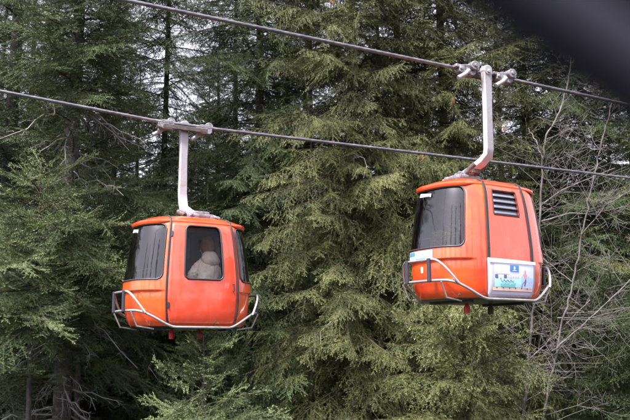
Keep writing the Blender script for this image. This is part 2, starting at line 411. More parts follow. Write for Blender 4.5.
_KX = [.88, .92, .955, .985, 1.0, 1.0, .993, .957, .915, .877, .845, .79]
_KY = [.88, .925, .96, .985, 1.0, 1.0, .997, .965, .925, .882, .82, .74]
def sm(a, b, t):
    t = min(1, max(0, (t - a) / (b - a))); return t * t * (3 - 2 * t)
def surf0(s, z):
    x, y = plan(s); kx, ky = float(np.interp(z, _KZ, _KX)), float(np.interp(z, _KZ, _KY))
    e = sm(.62, .80, abs(x)); st = 1 - .03 * e * (1 - sm(.570, .590, z))
    return Vector((x * kx * st, y * ky * st, z))
def surf(s, z, off=0.):
    p = surf0(s, z)
    if off:
        ds = surf0(s + .02, z) - surf0(s - .02, z); dz = surf0(s, z + .02) - surf0(s, z - .02)
        p = p + ds.cross(dz).normalized() * off
    return p
def rrect(s0, s1, z0, z1, r, n=6, lean=0):
    o = []
    for cx, cy, a0 in ((s1 - r, z0 + r, -90), (s1 - r, z1 - r, 0), (s0 + r, z1 - r, 90), (s0 + r, z0 + r, 180)):
        for i in range(n + 1):
            a = math.radians(a0 + 90 * i / n); o.append((cx + r * math.cos(a), cy + r * math.sin(a)))
    return o
def inside(p, poly):
    c = False; x, y = p; j = len(poly) - 1
    for i in range(len(poly)):
        (xi, yi), (xj, yj) = poly[i], poly[j]
        if (yi > y) != (yj > y) and x < (xj - xi) * (y - yi) / (yj - yi) + xi: c = not c
        j = i
    return c
def dense(poly, step=.05):
    o = []
    for i in range(len(poly)):
        a, b = poly[i], poly[(i + 1) % len(poly)]; n = max(1, int(math.hypot(b[0] - a[0], b[1] - a[1]) / step))
        o += [(a[0] + (b[0] - a[0]) * k / n, a[1] + (b[1] - a[1]) * k / n) for k in range(n)]
    return o
def region(name, outline, holes=(), off=0., step=.05, rows=(), f=None):
    """surface mesh filling `outline` (in arc length, height) minus the holes"""
    polys = [dense(outline, step)] + [dense(h, step) for h in holes]
    pts, edges = [], []
    for q in polys:
        n = len(pts); pts += q; edges += [(n + i, n + (i + 1) % len(q)) for i in range(len(q))]
    bx = [p[0] for p in outline]; bz = [p[1] for p in outline]; bnd = np.array(pts)
    ns, nz = int((max(bx) - min(bx)) / step) + 1, int((max(bz) - min(bz)) / step) + 1
    zs = [min(bz) + (max(bz) - min(bz)) * j / nz for j in range(nz + 1)] + list(rows)
    for i in range(ns + 1):
        s = min(bx) + (max(bx) - min(bx)) * i / ns
        for z in zs:
            if np.min(np.hypot(bnd[:, 0] - s, bnd[:, 1] - z)) < step * .33: continue
            if inside((s, z), polys[0]) and not any(inside((s, z), h) for h in polys[1:]): pts.append((s, z))
    v, e, fc, _, _, _ = delaunay_2d_cdt([Vector(p) for p in pts], edges, [], 0, 1e-5)
    F2 = []
    for t in fc:
        c = sum((v[i] for i in t), Vector((0, 0))) / len(t)
        if not inside(c, polys[0]) or any(inside(c, h) for h in polys[1:]): continue
        if (v[t[1]] - v[t[0]]).cross(v[t[2]] - v[t[0]]) < 0: t = t[::-1]
        F2.append(t)
    return mesh_py(name, [(f or surf)(p.x, p.y, off) for p in v], F2)
def solid(o, th, inner=0):
    m = o.modifiers.new('thickness', 'SOLIDIFY'); m.thickness = th; m.offset = -1
    if inner: m.material_offset = inner
    return o
def sweep_closed(name, outline, off, r, mt, parent, seg=6):
    q = dense(outline, .03); mb = MB(); pts = [surf(a, b, off) for a, b in q]; pts += [pts[0], pts[1]]
    mb.tube(pts, r, seg, caps=False); return mb.build(name, mt, parent, True, auto=False)

RZ0, RTOP = 1.745, 1.80
def roof_z(x, y):
    ax, by = CA * .845, CB * .81
    r = min(1.0, ((abs(x) / ax) ** 3 + (abs(y) / by) ** 3) ** (1 / 3)); return RTOP + .11 * (1 - r ** 2.4)

def glass_mat(name, tr, refl):
    m = bpy.data.materials.new(name); m.use_nodes = True; nt = m.node_tree; nt.nodes.clear()
    o = nt.nodes.new('ShaderNodeOutputMaterial'); mx = nt.nodes.new('ShaderNodeMixShader'); t = nt.nodes.new('ShaderNodeBsdfTransparent'); g = nt.nodes.new('ShaderNodeBsdfGlossy')
    t.inputs['Color'].default_value = (*tr, 1); g.inputs['Roughness'].default_value = .06; g.inputs['Color'].default_value = (.95, .95, 1, 1)
    fr = nt.nodes.new('ShaderNodeFresnel'); fr.inputs['IOR'].default_value = refl
    nt.links.new(fr.outputs[0], mx.inputs[0]); nt.links.new(t.outputs[0], mx.inputs[1]); nt.links.new(g.outputs[0], mx.inputs[2]); nt.links.new(mx.outputs[0], o.inputs['Surface'])
    tc = nt.nodes.new('ShaderNodeTexCoord'); n = nt.nodes.new('ShaderNodeTexNoise'); n.inputs['Scale'].default_value = 2.5; n.inputs['Detail'].default_value = 2
    b = nt.nodes.new('ShaderNodeBump'); b.inputs['Strength'].default_value = .12; b.inputs['Distance'].default_value = .03
    nt.links.new(tc.outputs['Object'], n.inputs['Vector']); nt.links.new(n.outputs['Fac'], b.inputs['Height']); nt.links.new(b.outputs[0], g.inputs['Normal'])
    return m
M['tinted'] = glass_mat('smoked_window', (.36, .345, .36), 1.72)
M['clear'] = glass_mat('door_window_glass', (.90, .90, .93), 1.3)

XA, XB = .617, .44                               # half distance between the black strips on the door side and on the vent side
DOORW = rrect(s_at(.34, 'A'), s_at(-.34, 'A'), .78, 1.68, .09)
VENT = rrect(s_at(-.30, 'B'), s_at(.26, 'B'), 1.27, 1.66, .02)
ENDW = [rrect(s_at(.80, 'B') - PER, s_at(.69, 'A'), .765, 1.695, .10), rrect(s_at(-.69, 'A'), s_at(-.80, 'B'), .765, 1.695, .10)]

M['louvre'] = mat('louvre_metal', (.27, .27, .34), .35, .5)
M['vent'] = mat('vent_recess', (.22, .22, .27), .6)
M['adframe'] = mat('advert_frame', (.44, .42, .50), .35, .1)
for _n, _c in dict(pale=(.38, .60, .72), sky=(.50, .56, .72), sea=(.36, .66, .74), teal=(.16, .50, .55), blue=(.34, .46, .74), sand=(.70, .50, .44), lilac=(.50, .45, .66), logo=(.06, .17, .48), ink=(.09, .10, .22), pink=(.55, .25, .32), green=(.45, .6, .2)).items():
    M['ad_' + _n] = mat('advert_' + _n, _c, .35)

ZS = .965
def make_cabin(loc, rz, label, arm_top, rope_dir, vent_side_seen):
    root = empty('gondola_cabin', loc, rz); tag(root, label, 'gondola', 'gondola cabins on the ropes')
    root.scale = (1, 1, ZS); inv = (Matrix.Translation(loc) @ Matrix.Rotation(rz, 4, 'Z') @ Matrix.Diagonal((1, 1, ZS, 1))).inverted()
    # --- body shell with real openings
    seam = s_at(.62, 'B') - PER
    full = [(seam, 0.), (seam + PER, 0.), (seam + PER, RZ0), (seam, RZ0)]
    doorhole = rrect(s_at(XA - .04, 'A'), s_at(-XA + .04, 'A'), .08, 1.70, .05)
    me = region('body', full, [doorhole, ENDW[0], ENDW[1], [(a, b) for a, b in VENT]], 0, .05, rows=(.565, .575, .585, .595, .02, .08))
    bm = bmesh.new(); bm.from_mesh(me); bmesh.ops.remove_doubles(bm, verts=bm.verts[:], dist=.002); bm.to_mesh(me); bm.free()
    body = link('body', me, [M['paint_lower'], M['inner'], M['inner']], root, True); solid(body, .035, 1)
    # --- floor pan
    mb = MB(); N = 72
    ring = [surf(PER * i / N, .0) for i in range(N)]; rin = [Vector((p.x * .92, p.y * .90, -.02)) for p in ring]
    mb.v = [tuple(p * .995) for p in ring] + [tuple(p) for p in rin] + [(p.x * .98, p.y * .98, .03) for p in ring]
    mb.f = [(i, (i + 1) % N, N + (i + 1) % N, N + i) for i in range(N)] + [tuple(N + i for i in reversed(range(N)))] + [tuple(2 * N + i for i in range(N))]
    for x in (-.55, .55): mb.box((x, 0, -.04), (.07, .9, .04))
    mb.build('floor_pan', M['dark_metal'], root)
    # --- roof with the lips over the end windows
    mb = MB(); N = 120; prof = []
    for i in range(N):
        s = PER * i / N; p = surf(s, RZ0); x, y = plan(s); e = sm(.60, .85, abs(x)); n = Vector((p.x / CA ** 2, p.y / CB ** 2, 0)).normalized()
        lip = .004 + .048 * e
        prof.append([p + Vector((0, 0, -.004)) - n * .02, p + n * lip * .7 + Vector((0, 0, -.045 * e)), p + n * lip + Vector((0, 0, -.025 * e + .006)), p + n * lip * .95 + Vector((0, 0, .018)), p + n * (lip * .5 - .006) + Vector((0, 0, .038)), p - n * .05 + Vector((0, 0, RTOP - RZ0 - .002))])
        for r in (.86, .76, .62, .45, .25):
            q = Vector((p.x * r, p.y * r, 0)); q.z = roof_z(q.x, q.y); prof[-1].append(q)
    K = len(prof[0])
    for c in prof: mb.v += [tuple(q) for q in c]
    for i in range(N):
        for k in range(K - 1): a, b = i * K + k, ((i + 1) % N) * K + k; mb.f.append((a, b, b + 1, a + 1))
    mb.f.append(tuple(i * K + K - 1 for i in range(N)))
    mb.build('roof', M['paint'], root, True)
    # --- smoked end windows
    for w in ENDW:
        g = link('end_window', region('end_window', w, (), -.012, .06), M['tinted'], root, True)
        sweep_closed('frame', w, .002, .013, M['rubber'], g)
    # paper label in the upper corner of one end window, seen on both cabins
    sc = PER / 2 - .12 if vent_side_seen else -.04
    link('paper_label', region('paper_label', [(sc - .16, 1.605), (sc + .16, 1.575), (sc + .16, 1.625), (sc - .16, 1.66)], (), .003, .05), M['white'], root, True)
    # --- door with its window
    dpts = rrect(s_at(XA - .012, 'A'), s_at(-XA + .012, 'A'), .035, 1.725, .06)
    d = link('door', region('door', dpts, [DOORW], .014, .05), [M['paint_sheen'], M['inner']], root, True); solid(d, .03, 1)
    g = link('window', region('window', DOORW, (), -.004, .06), M['clear'], d, True)
    sweep_closed('frame', DOORW, .016, .014, M['rubber'], g)
    mb = MB(); q = [surf(s_at(-XA + .10, 'A'), z, o) for z, o in ((.60, .01), (.60, .045), (.72, .045), (.72, .01))]; mb.tube(q, .010, 8); mb.build('handle', M['dark_metal'], d, True)
    for z in (.30, 1.48):
        mb = MB(); q = surf(s_at(XA - .03, 'A'), z, .02); q2 = surf(s_at(XA - .03, 'A'), z + .09, .02); mb.cyl(q, q2, .016, 10); mb.build('hinge', M['dark_metal'], d, True)
    # --- vent side panel
    vp = rrect(s_at(-XB + .012, 'B'), s_at(XB - .012, 'B'), .035, 1.725, .03)
    d = link('side_panel', region('side_panel', vp, [VENT], .012, .05), [M['paint_sheen'], M['inner']], root, True); solid(d, .02, 1)
    v0 = min(p[0] for p in VENT); v1 = max(p[0] for p in VENT)
    vent = sweep_closed('vent', VENT, .012, .007, M['rubber'], root)
    mb = MB(); q = region('vent_back', VENT, (), -.05, .08); mb.v = [tuple(v.co) for v in q.vertices]; mb.f = [tuple(p.vertices) for p in q.polygons]; mb.build('vent_back', M['vent'], vent)
    for j in range(4):
        mb = MB(); z = 1.29 + j * .092; n = 8
        a = [surf(v0 + .01 + (v1 - v0 - .02) * i / n, z, .010) for i in range(n + 1)]; b = [surf(v0 + .01 + (v1 - v0 - .02) * i / n, z + .086, -.035) for i in range(n + 1)]
        mb.v = [tuple(p) for p in a + b]; mb.f = [(i, i + 1, n + 2 + i, n + 1 + i) for i in range(n)]
        solid(mb.build('louvre', M['louvre'], vent, True, auto=False), .006)
    # --- black strips over the roof
    for sx in (-1, 1):
        pts = [surf(s_at(sx * XA, 'A'), z, .012) for z in np.linspace(.06, 1.70, 22)]
        a = surf(s_at(sx * XA, 'A'), 1.74); b = surf(s_at(sx * XB, 'B'), 1.74)
        for t in np.linspace(.02, .98, 17):
            q = a.lerp(b, t); edge = min(t, 1 - t); q.z = roof_z(q.x, q.y) + .008 - .03 * max(0, 1 - edge / .04); pts.append(q)
        pts += [surf(s_at(sx * XB, 'B'), z, .012) for z in np.linspace(1.70, .06, 22)]
        mb = MB(); mb.rect_sweep(pts, [.034] * 22 + [.034 + .016 * i / 16 for i in range(17)] + [.05] * 22, .022); mb.build('rubber_strip', M['rubber'], root, bevel=.006)
    # --- advert board on the vent side
    s0, s1 = s_at(-XB - .03, 'B'), s_at(XB + .02, 'B')
    ad = [(s0, .02), (s1, .05), (s1, .575), (s0, .595)]
    board = link('advert_board', region('advert_board', ad, (), .045, .06), M['adframe'], root, True); solid(board, .03)
    W = s1 - s0
    def rect(x0, x1, z0, z1): return [(s0 + W * x0, z0), (s0 + W * x1, z0), (s0 + W * x1, z1), (s0 + W * x0, z1)]
    def mark(name, poly, mt, off=.052): return link(name, region(name, poly, (), off, .05), mt, board, True)
    mark('picture', rect(.10, .955, .145, .515), M['ad_sky'], .048)
    mark('header_strip', rect(.0, 1.0, .53, .575), M['white'], .056)
    def wav(x0, x1, z0, z1, a, ph):
        n = 14; return [(s0 + W * x0, z0), (s0 + W * x1, z0)] + [(s0 + W * (x1 + (x0 - x1) * k / n), z1 + a * math.sin(k * 1.9 + ph) + a * .6 * math.sin(k * .8 + ph)) for k in range(n + 1)]
    mark('picture_sea', wav(.10, .68, .175, .30, .012, 0), M['ad_sea'])
    mark('picture_clouds', wav(.12, .40, .37, .43, .018, 2), M['white'], .0505)
    mark('picture_pool', wav(.22, .54, .182, .225, .012, 1), M['ad_teal'], .055)
    mark('picture_slope', wav(.66, .955, .17, .33, .018, 3), M['ad_blue'])
    mark('picture_snow', wav(.70, .94, .168, .25, .012, .5), M['ad_sky'], .055)
    mark('picture_sand', rect(.06, .955, .125, .17), M['ad_sand'])
    mark('caption_bar', rect(.05, .92, .075, .115), M['ad_lilac'])
    lg = mark('logo', rect(.42, .61, .41, .505), M['ad_logo'])
    cx = s0 + W * .515
    link('emblem', region('emblem', [(cx - .012, .44), (cx + .012, .44), (cx + .02, .465), (cx, .492), (cx - .02, .465)], (), .055, .05), M['white'], lg)
    link('caption', region('caption', rect(.47, .56, .422, .43), (), .055, .05), M['white'], lg)
    for x in (.11, .29): mark('badge', rect(x, x + .06, .30, .355), M['ad_ink'])
    # handwriting-like line of the advert and the row of small marks beneath: too small to read in the photograph
    mb = MB(); mb.tube([surf(s0 + W * (.20 + .30 * t), .27 + .018 * math.sin(t * 26) * (1 - .5 * t) + .02 * (t < .1), .054) for t in np.linspace(0, 1, 60)], .0028, 4)
    mb.build('script_line', M['ad_ink'], board)
    mb = MB(); mb.tube([surf(s0 + W * (.36 + .26 * t), .335 + .012 * math.sin(t * 30), .054) for t in np.linspace(0, 1, 60)], .002, 4); mb.build('script_line', M['ad_pink'], board)
    for k2 in range(6): mark('picture_mark', rect(.13 + k2 * .135, .155 + k2 * .135, .155, .172), M['ad_ink'], .056)
    sk = [(.735, .245), (.75, .30), (.725, .35), (.70, .37), (.735, .385), (.735, .42), (.75, .45), (.77, .42), (.765, .385), (.80, .36), (.775, .34), (.775, .30), (.765, .24)]
    mark('picture_skier', [(s0 + W * a, b) for a, b in sk], M['ad_pink'], .055)
    mark('skier_legs', [(s0 + W * a, b) for a, b in ((.735, .20), (.75, .30), (.775, .30), (.76, .20))], M['ad_ink'], .057)
    mark('picture_path', [(s0 + W * a, b) for a, b in ((.68, .165), (.69, .23), (.74, .27), (.745, .263), (.70, .228), (.69, .165))], M['ad_ink'], .057)
    # --- sticker on the end below the window (only on the cabin seen from its vent side)
    if vent_side_seen:
        e0 = PER / 2                                   # the -x end
        # seen from outside, arc length runs left to right
        st = [(e0 - .42, .585), (e0 + .18, .585), (e0 + .18, .735), (e0 - .42, .735)]
        q = link('end_sticker', region('end_sticker', st, (), .004, .04), M['ad_pale'], root, True)
        def em(name, x0, x1, z0, z1, mt): link(name, region(name, [(e0 + x0, z0), (e0 + x1, z0), (e0 + x1, z1), (e0 + x0, z1)], (), .007, .05), mt, q, True)
        em('logo', -.40, -.22, .665, .728, M['ad_logo']); em('stripe', -.40, .0, .645, .66, M['ad_lilac']); em('stripe', -.20, .02, .615, .628, M['ad_teal'])
        em('mark', -.04, -.01, .66, .675, M['ad_ink']); em('mark', .08, .14, .655, .668, M['ad_green'])
        link('name_plate', region('name_plate', [(e0 - .12, .40), (e0 - .07, .40), (e0 - .07, .49), (e0 - .12, .49)], (), .004, .05), M['white'], root)
    # --- tubular bumper all round
    mb = MB(); pts = []; N = 120
    for i in range(N + 3):
        s = PER * i / N; x, y = plan(s); e = sm(.45, .98, abs(x)); pts.append(Vector((x * (1.0 + .10 * e), y * 1.0, -.015 + .27 * e)))
    mb.tube(pts, .021, 8, caps=False); mb.build('bumper_rail', M['galv'], root, True, auto=False)
    for sx in (-1, 1):
        mb = MB(); pl = []
        for t in np.linspace(-1, 1, 33):
            y = .60 * math.copysign(abs(t) ** .9, t); u = abs(t)
            x = 1.165 - .24 * u ** 3.5; z = .57 - .36 * max(0, (u - .45) / .55) ** 2.0; pl.append((sx * x, y, z))
        mb.tube(pl, .019, 8); mb.build('end_rail', M['galv'], root, True)
        for yy in (-.25, .25): mb2 = MB(); mb2.box((sx * 1.175, yy, .41), (.045, .06, .36), bev=.012); mb2.build('bumper_post', M['dark_metal'], root)
        for yy in (-.42, .42):
            mb = MB(); mb.tube([(sx * .72, yy, -.04), (sx * 1.0, yy, .0), (sx * 1.11, yy * 1.03, .235)], .014, 6); mb.build('bumper_bracket', M['galv'], root, True)
    # --- stops under the floor
    for x in (-.23, .26):
        mb = MB(); mb.cyl((x, 0, -.03), (x, 0, -.10), .028); mb.cyl((x, 0, -.09), (x, 0, -.20), .048, 14); mb.build('floor_stop', M['rubber'] if vent_side_seen and x > 0 else M['red'], root, True)
    # --- inside: benches and their beige back rails
    for sx in (-1, 1):
        mb = MB(); mb.box((sx * .54, 0, .51), (.58, 1.06, .07), bev=.02); mb.box((sx * .62, 0, .26), (.38, .96, .44)); mb.build('bench', M['bench'], root)
        mb = MB(); mb.tube([(sx * .79, y, z) for y, z in ((-.45, .46), (-.45, .93), (-.42, .96), (.42, .96), (.45, .93), (.45, .46))], .014, 6)
        for z in (.80,): mb.tube([(sx * .79, -.45, z), (sx * .79, .45, z)], .012, 6)
        for y in (-.15, .15): mb.tube([(sx * .79, y, .46), (sx * .79, y, .96)], .012, 6)
        mb.build('seat_rail', M['rail'], root, True)
    # --- hanger, bent arm on the vent side
    top = inv @ arm_top; d = (inv.to_3x3() @ rope_dir).normalized()
    fx = 0 if vent_side_seen else .13; low = 0 if vent_side_seen else .05          # the two hangers are not bent quite alike
    mb = MB(); mb.box((-.20, -.0, 1.95), (.42, .26, .08), bev=.02); mb.cyl((-.34, -.02, 2.0), (-.10, -.02, 2.0), .055); mb.box((-.42, .10, 1.93), (.16, .10, .06), bev=.015)
    for x in (-.13, .13): mb.tube([(x - .2, -.02, 1.96), (x * 1.5 - .2, .12, 1.96), (x * 2.2 - .2, .2, 1.91)], .022, 6)
    mb.box((-.20, .02, 2.0), (.28, .16, .07), bev=.02)
    hb = mb.build('hanger_base', M['cast'], root, True)
    mb = MB()
    for x in (-.085, .085): mb.cyl((x - .17 + fx, -.08, 2.02 - low), (x - .10 + fx, -.22, 2.15 - low * 2), .045, 10)
    mb.box((-.14 + fx, -.16, 2.05 - low), (.16, .10, .07)); mb.build('damper', M['rust'], root, True)
    arm = [(-.24 + fx, -.0, 1.985), (-.18 + fx, -.12, 2.06 - low * .4), (-.08 + fx * .6, top.y * .78, 2.18 - low), (-.01, top.y * .97, 2.29 - low), (top.x * .1, top.y, 2.40), (top.x * .5, top.y, (2.4 + top.z) / 2), (top.x, top.y, top.z + .05)]
    mb = MB(); mb.rect_sweep(arm, [.13, .14, .15, .15, .145, .13, .16], .09); mb.cyl((top.x, top.y - .055, top.z + .05), (top.x, top.y + .055, top.z + .05), .085, 20)
    mb.cyl((top.x, top.y - .075, top.z + .03), (top.x, top.y + .075, top.z + .03), .032, 12)
    mb.build('hanger_arm', M['arm'], root, True, bevel=.012)
    # carriage and two grips clamped on the rope
    up = Vector((0, 0, 1)); up = (up - d * up.dot(d)).normalized(); lat = d.cross(up)
    if lat.y > 0: lat = -lat                                # lat points to the vent side
    G = top - lat * .10
    mb = MB(); mb.rect_sweep([G + d * -.40 - up * .03, G + d * .40 - up * .03], .06, .085, side=lat); mb.build('carriage', M['rust'], root, bevel=.012)
    for k in (-1, 1):
        c = G + d * (.34 * k) + lat * .05
        mb = MB(); mb.rect_sweep([c - d * .15, c - d * .05, c + d * .10, c + d * .14], [.10, .17, .17, .09], .15, side=up)
        mb.rect_sweep([c - d * .21 + up * .045, c + d * .21 + up * .045], .12, .05, side=lat)
        kn = c + d * .09 * (1 if d.x * (1 if vent_side_seen else -1) > 0 else -1) + up * .07 + lat * .05
        mb.cyl(kn - lat * .09, kn + lat * .09, .075, 18); mb.cyl(kn - lat * .11, kn + lat * .11, .03, 12)
        for j in (-.12, -.02): mb.cyl(c + d * j + lat * .06, c + d * j + lat * .10 + up * .0, .028, 10)
        g = mb.build('grip', M['cast'], root, True, bevel=.008)
        mb = MB(); x = d * (1 if d.x > 0 else -1) * (-1 if vent_side_seen else 1)
        mb.tube([c - up * .02 + lat * .09, c + x * .06 - up * .09 + lat * .10, c + x * .19 - up * .185 + lat * .10], [.04, .034, .036], 10); mb.build('lever', M['arm'], g, True)
    return root

# ------------------------------------------------------------------ ropes and the two cabins on them
HEAD = Vector((math.sin(math.radians(68)), math.cos(math.radians(68)), 0))      # plan direction of the ropes
def depth_on_line(G, px):
    """depth at which the vertical plane of a rope (through G along HEAD) crosses photo column px"""
    k = (px - 315) / F; c, s_ = math.cos(PITCH), math.sin(PITCH)
    # X = G.x + t HEAD.x ; depth ~ (y*c + z*s) with z held near G.z
    A = G - CAM; d0 = A.y * c + A.z * s_; dd = HEAD.y * c
    t = (k * d0 - A.x) / (HEAD.x - k * dd); return d0 + t * dd
def rope(name, label, pts, r=.024):
    """six strands laid round each other"""
    V, Fq = [], []; run = 0.; seg = 24; last = None; n0 = 0
    for a, b in zip(pts[:-1], pts[1:]):
        L = (b - a).length; n = int(L / .035); t = (b - a).normalized(); u = t.cross(Vector((0, 0, 1))).normalized(); w = u.cross(t)
        for i in range(n + (b is pts[-1])):
            p = a.lerp(b, i / n); q = run + L * i / n
            for k in range(seg):
                A = 2 * math.pi * k / seg; rr = r * (1 + .22 * abs(math.cos(3 * (A - q * 9))))
                V.append(p + (u * math.cos(A) + w * math.sin(A)) * rr)
        run += L
    m = len(V) // seg
    for i in range(m - 1):
        for k in range(seg): Fq.append((i * seg + k, i * seg + (k + 1) % seg, (i + 1) * seg + (k + 1) % seg, (i + 1) * seg + k))
    return tag(link(name, mesh_py(name, V, Fq), M['rope'], None, True), label, 'rope', 'haul ropes')

def place_cabin(px, py, depth, rz_deg, label, rope_label, grip_px, rope_px, vent_side_seen):
    loc = P(px, py, depth); rz = math.radians(rz_deg)
    lat = Vector((math.sin(rz), -math.cos(rz), 0))                        # local -y, the vent side
    base = loc + lat * .33
    # raise the arm top until it meets the photo's rope height
    best = min(range(300, 400), key=lambda q: abs(project(base + Vector((0, 0, q / 100)))[1] - grip_px[1]))
    G = base + Vector((0, 0, best / 100)); gx = project(G)
    print('GRIP', label[:20], gx, grip_px, best)
    (xl, yl), (xr, yr) = rope_px
    dG = (ROT.inverted() @ (G - CAM)).y
    k0 = depth_on_line(G, gx[0])
    A = P(xl, yl, dG + depth_on_line(G, xl) - k0); B = P(xr, yr, dG + depth_on_line(G, xr) - k0)
    d = (B - A).normalized()
    c = make_cabin(loc, rz, label, G, d, vent_side_seen)
    up = Vector((0, 0, 1)); up = (up - d * up.dot(d)).normalized()
    Gr = G - lat * .10
    e = lambda s: Gr + d * s + up * (.055 - .02 * (abs(s) > .1))
    rope('haul_rope', rope_label, [A.lerp(e(-.5), -.6), e(-.5), e(.5), e(.5).lerp(B, 1.5)])
    return c
def project(w):
    v = ROT.inverted() @ (w - CAM); return (315 + F * v.x / v.y, 210 - F * v.z / v.y)

left_cabin = place_cabin(186.5, 327.5, 14.6, 210, 'orange gondola cabin with a passenger in a pale hooded jacket behind its door window',
    'lower steel rope carrying the cabin with the passenger', (180, 128), ((0, 91), (630, 178)), False)
place_cabin(478, 301, 13.35, 33, 'orange gondola cabin with a louvred vent and an advert board on its side',
    'upper steel rope carrying the cabin with the advert board', (492, 74), ((125, 0), (630, 105)), True)

# ------------------------------------------------------------------ the passenger, seated in the left cabin (built in the cabin's own axes)
def skinned(name, nodes, edges, root_i, mats, parent, sub=2):
    me = bpy.data.meshes.new(name); me.from_pydata([n[:3] for n in nodes], edges, []); me.update()
    o = link(name, me, mats, parent)
    sk = o.modifiers.new('skin', 'SKIN'); sk.use_smooth_shade = True
    for i, n in enumerate(nodes):
        r = n[3]; me.skin_vertices[0].data[i].radius = r if isinstance(r, tuple) else (r, r)
    me.skin_vertices[0].data[root_i].use_root = True
    sb = o.modifiers.new('sub', 'SUBSURF'); sb.levels = sub; sb.render_levels = sub
    return o
def blob(name, rings, mt, parent, seg=20, sub=1):
    """closed lofted shape: rings of (centre, rx, ry) stacked upwards"""
    V, Fq = [], []
    for c, rx, ry in rings:
        for k in range(seg): a = 2 * math.pi * k / seg; V.append((c[0] + rx * math.cos(a), c[1] + ry * math.sin(a), c[2]))
    for i in range(len(rings) - 1):
        for k in range(seg): Fq.append((i * seg + k, i * seg + (k + 1) % seg, (i + 1) * seg + (k + 1) % seg, (i + 1) * seg + k))
    Fq += [tuple(reversed(range(seg))), tuple((len(rings) - 1) * seg + k for k in range(seg))]
    o = link(name, mesh_py(name, V, Fq), mt, parent, True)
    m = o.modifiers.new('sub', 'SUBSURF'); m.levels = sub; m.render_levels = sub
    return o
M['skin'] = mat('skin', (.55, .33, .25), .5)
M['jacket'] = mat('cream_jacket', (.88, .78, .66), .85, 0, .2, (9, (.70, .58, .46), .4, .65), bump=(25, .5))
M['trousers'] = mat('dark_trousers', (.04, .04, .05), .8)
M['hair'] = mat('brown_hair', (.26, .13, .065), .6, bump=(60, .6))
M['boot'] = mat('dark_boots', (.03, .025, .02), .6)
def passenger(cab):
    Mw = Matrix.Translation(cab.location) @ Matrix.Rotation(cab.rotation_euler.z, 4, 'Z')
    # faces +x (towards the cabin's front end), sits on the rear bench
    ox, oy, sz = -.33, .02, .60
    t = empty('person', tuple(Mw @ Vector((ox, oy, .03))), cab.rotation_euler.z - math.radians(72)); t.scale = (1.1, 1.1, 1.06)
    tag(t, 'passenger with brown hair sitting in a cream hooded jacket inside the cabin', 'person')
    o = Vector((0, 0, (sz - .03) / 1.06))                        # seat top relative to the person's empty
    def N(x, y, z, r): return (x + o.x, y + o.y, z + o.z, r)
    nodes = [N(0, 0, .10, (.13, .16)), N(-.01, 0, .28, (.12, .15)), N(-.01, 0, .41, (.10, .15)), N(.005, 0, .50, (.05, .055)), N(.035, 0, .60, .052), N(.05, 0, .68, (.085, .072)), N(.045, 0, .76, (.085, .072)), N(.03, 0, .81, .05)]
    edges = [(0, 1), (1, 2), (2, 3), (3, 4), (4, 5), (5, 6), (6, 7)]
    def add(p, n): nodes.append(n); edges.append((p, len(nodes) - 1)); return len(nodes) - 1
    for sy in (-1, 1):
        h = add(0, N(.06, .09 * sy, .08, .085)); k = add(h, N(.44, .10 * sy, .09, .062)); a = add(k, N(.42, .10 * sy, -.33, .04)); add(a, N(.54, .11 * sy, -.40, .035))
        s = add(2, N(-.01, .15 * sy, .41, .05)); e = add(s, N(.06, .235 * sy, .19, .045)); w = add(e, N(.27, .10 * sy, .16, .028)); p = add(w, N(.33, .06 * sy, .145, (.016, .032)))
        q = add(p, N(.36, .045 * sy, .14, (.014, .034)))
        for i, (dy, ln) in enumerate(((-.027, .050), (-.009, .06), (.009, .056), (.027, .044))):
            f1 = add(q, N(.36 + ln * .55, .045 * sy + dy, .137, .0085)); f2 = add(f1, N(.36 + ln * .95, .045 * sy + dy * .95, .118, .0075)); add(f2, N(.36 + ln * 1.05, .045 * sy + dy * .9, .097, .0065))
        th = add(p, N(.34, .06 * sy - .038 * sy, .15, .010)); add(th, N(.375, .06 * sy - .052 * sy, .145, .0085))
    body = skinned('body', nodes, edges, 0, M['skin'], t)
    # clothes follow the body, a little wider
    tor = [(.0, -.02, .15, .19), (.0, .02, .175, .215), (-.01, .12, .165, .20), (-.02, .24, .16, .205), (-.02, .34, .155, .22), (-.015, .42, .145, .22), (-.005, .475, .125, .18), (.0, .52, .095, .12), (.005, .555, .075, .085)]
    jk = blob('jacket', [((x, 0, z + o.z), rx, ry) for x, z, rx, ry in tor], M['jacket'], t, 28, 2)
    tx = bpy.data.textures.new('creases', 'CLOUDS'); tx.noise_scale = .045; dm = jk.modifiers.new('creases', 'DISPLACE'); dm.texture = tx; dm.strength = .03; dm.mid_level = .5
    for sy in (-1, 1):
        sl = skinned('sleeve', [N(-.01, .13 * sy, .43, .075), N(.0, .225 * sy, .37, .075), N(.04, .255 * sy, .26, .068), N(.06, .25 * sy, .17, .066), N(.17, .18 * sy, .155, .056), N(.28, .095 * sy, .15, .044)], [(0, 1), (1, 2), (2, 3), (3, 4), (4, 5)], 0, M['jacket'], t, 3)
        dm = sl.modifiers.new('creases', 'DISPLACE'); dm.texture = tx; dm.strength = .03; dm.mid_level = .5
    hood = [(-.10, .40, .06, .12), (-.105, .45, .095, .165), (-.095, .50, .12, .185), (-.075, .55, .125, .17), (-.07, .595, .112, .14), (-.07, .63, .09, .115), (-.075, .65, .05, .07)]
    blob('hood', [((x, 0, z + o.z), rx * .92, ry * .9) for x, z, rx, ry in hood], M['jacket'], t, sub=2); hd = t.children[-1]; dm = hd.modifiers.new('creases', 'DISPLACE'); dm.texture = tx; dm.strength = .03; dm.mid_level = .5
    tn = [N(.0, 0, .08, (.14, .17))]; te = []
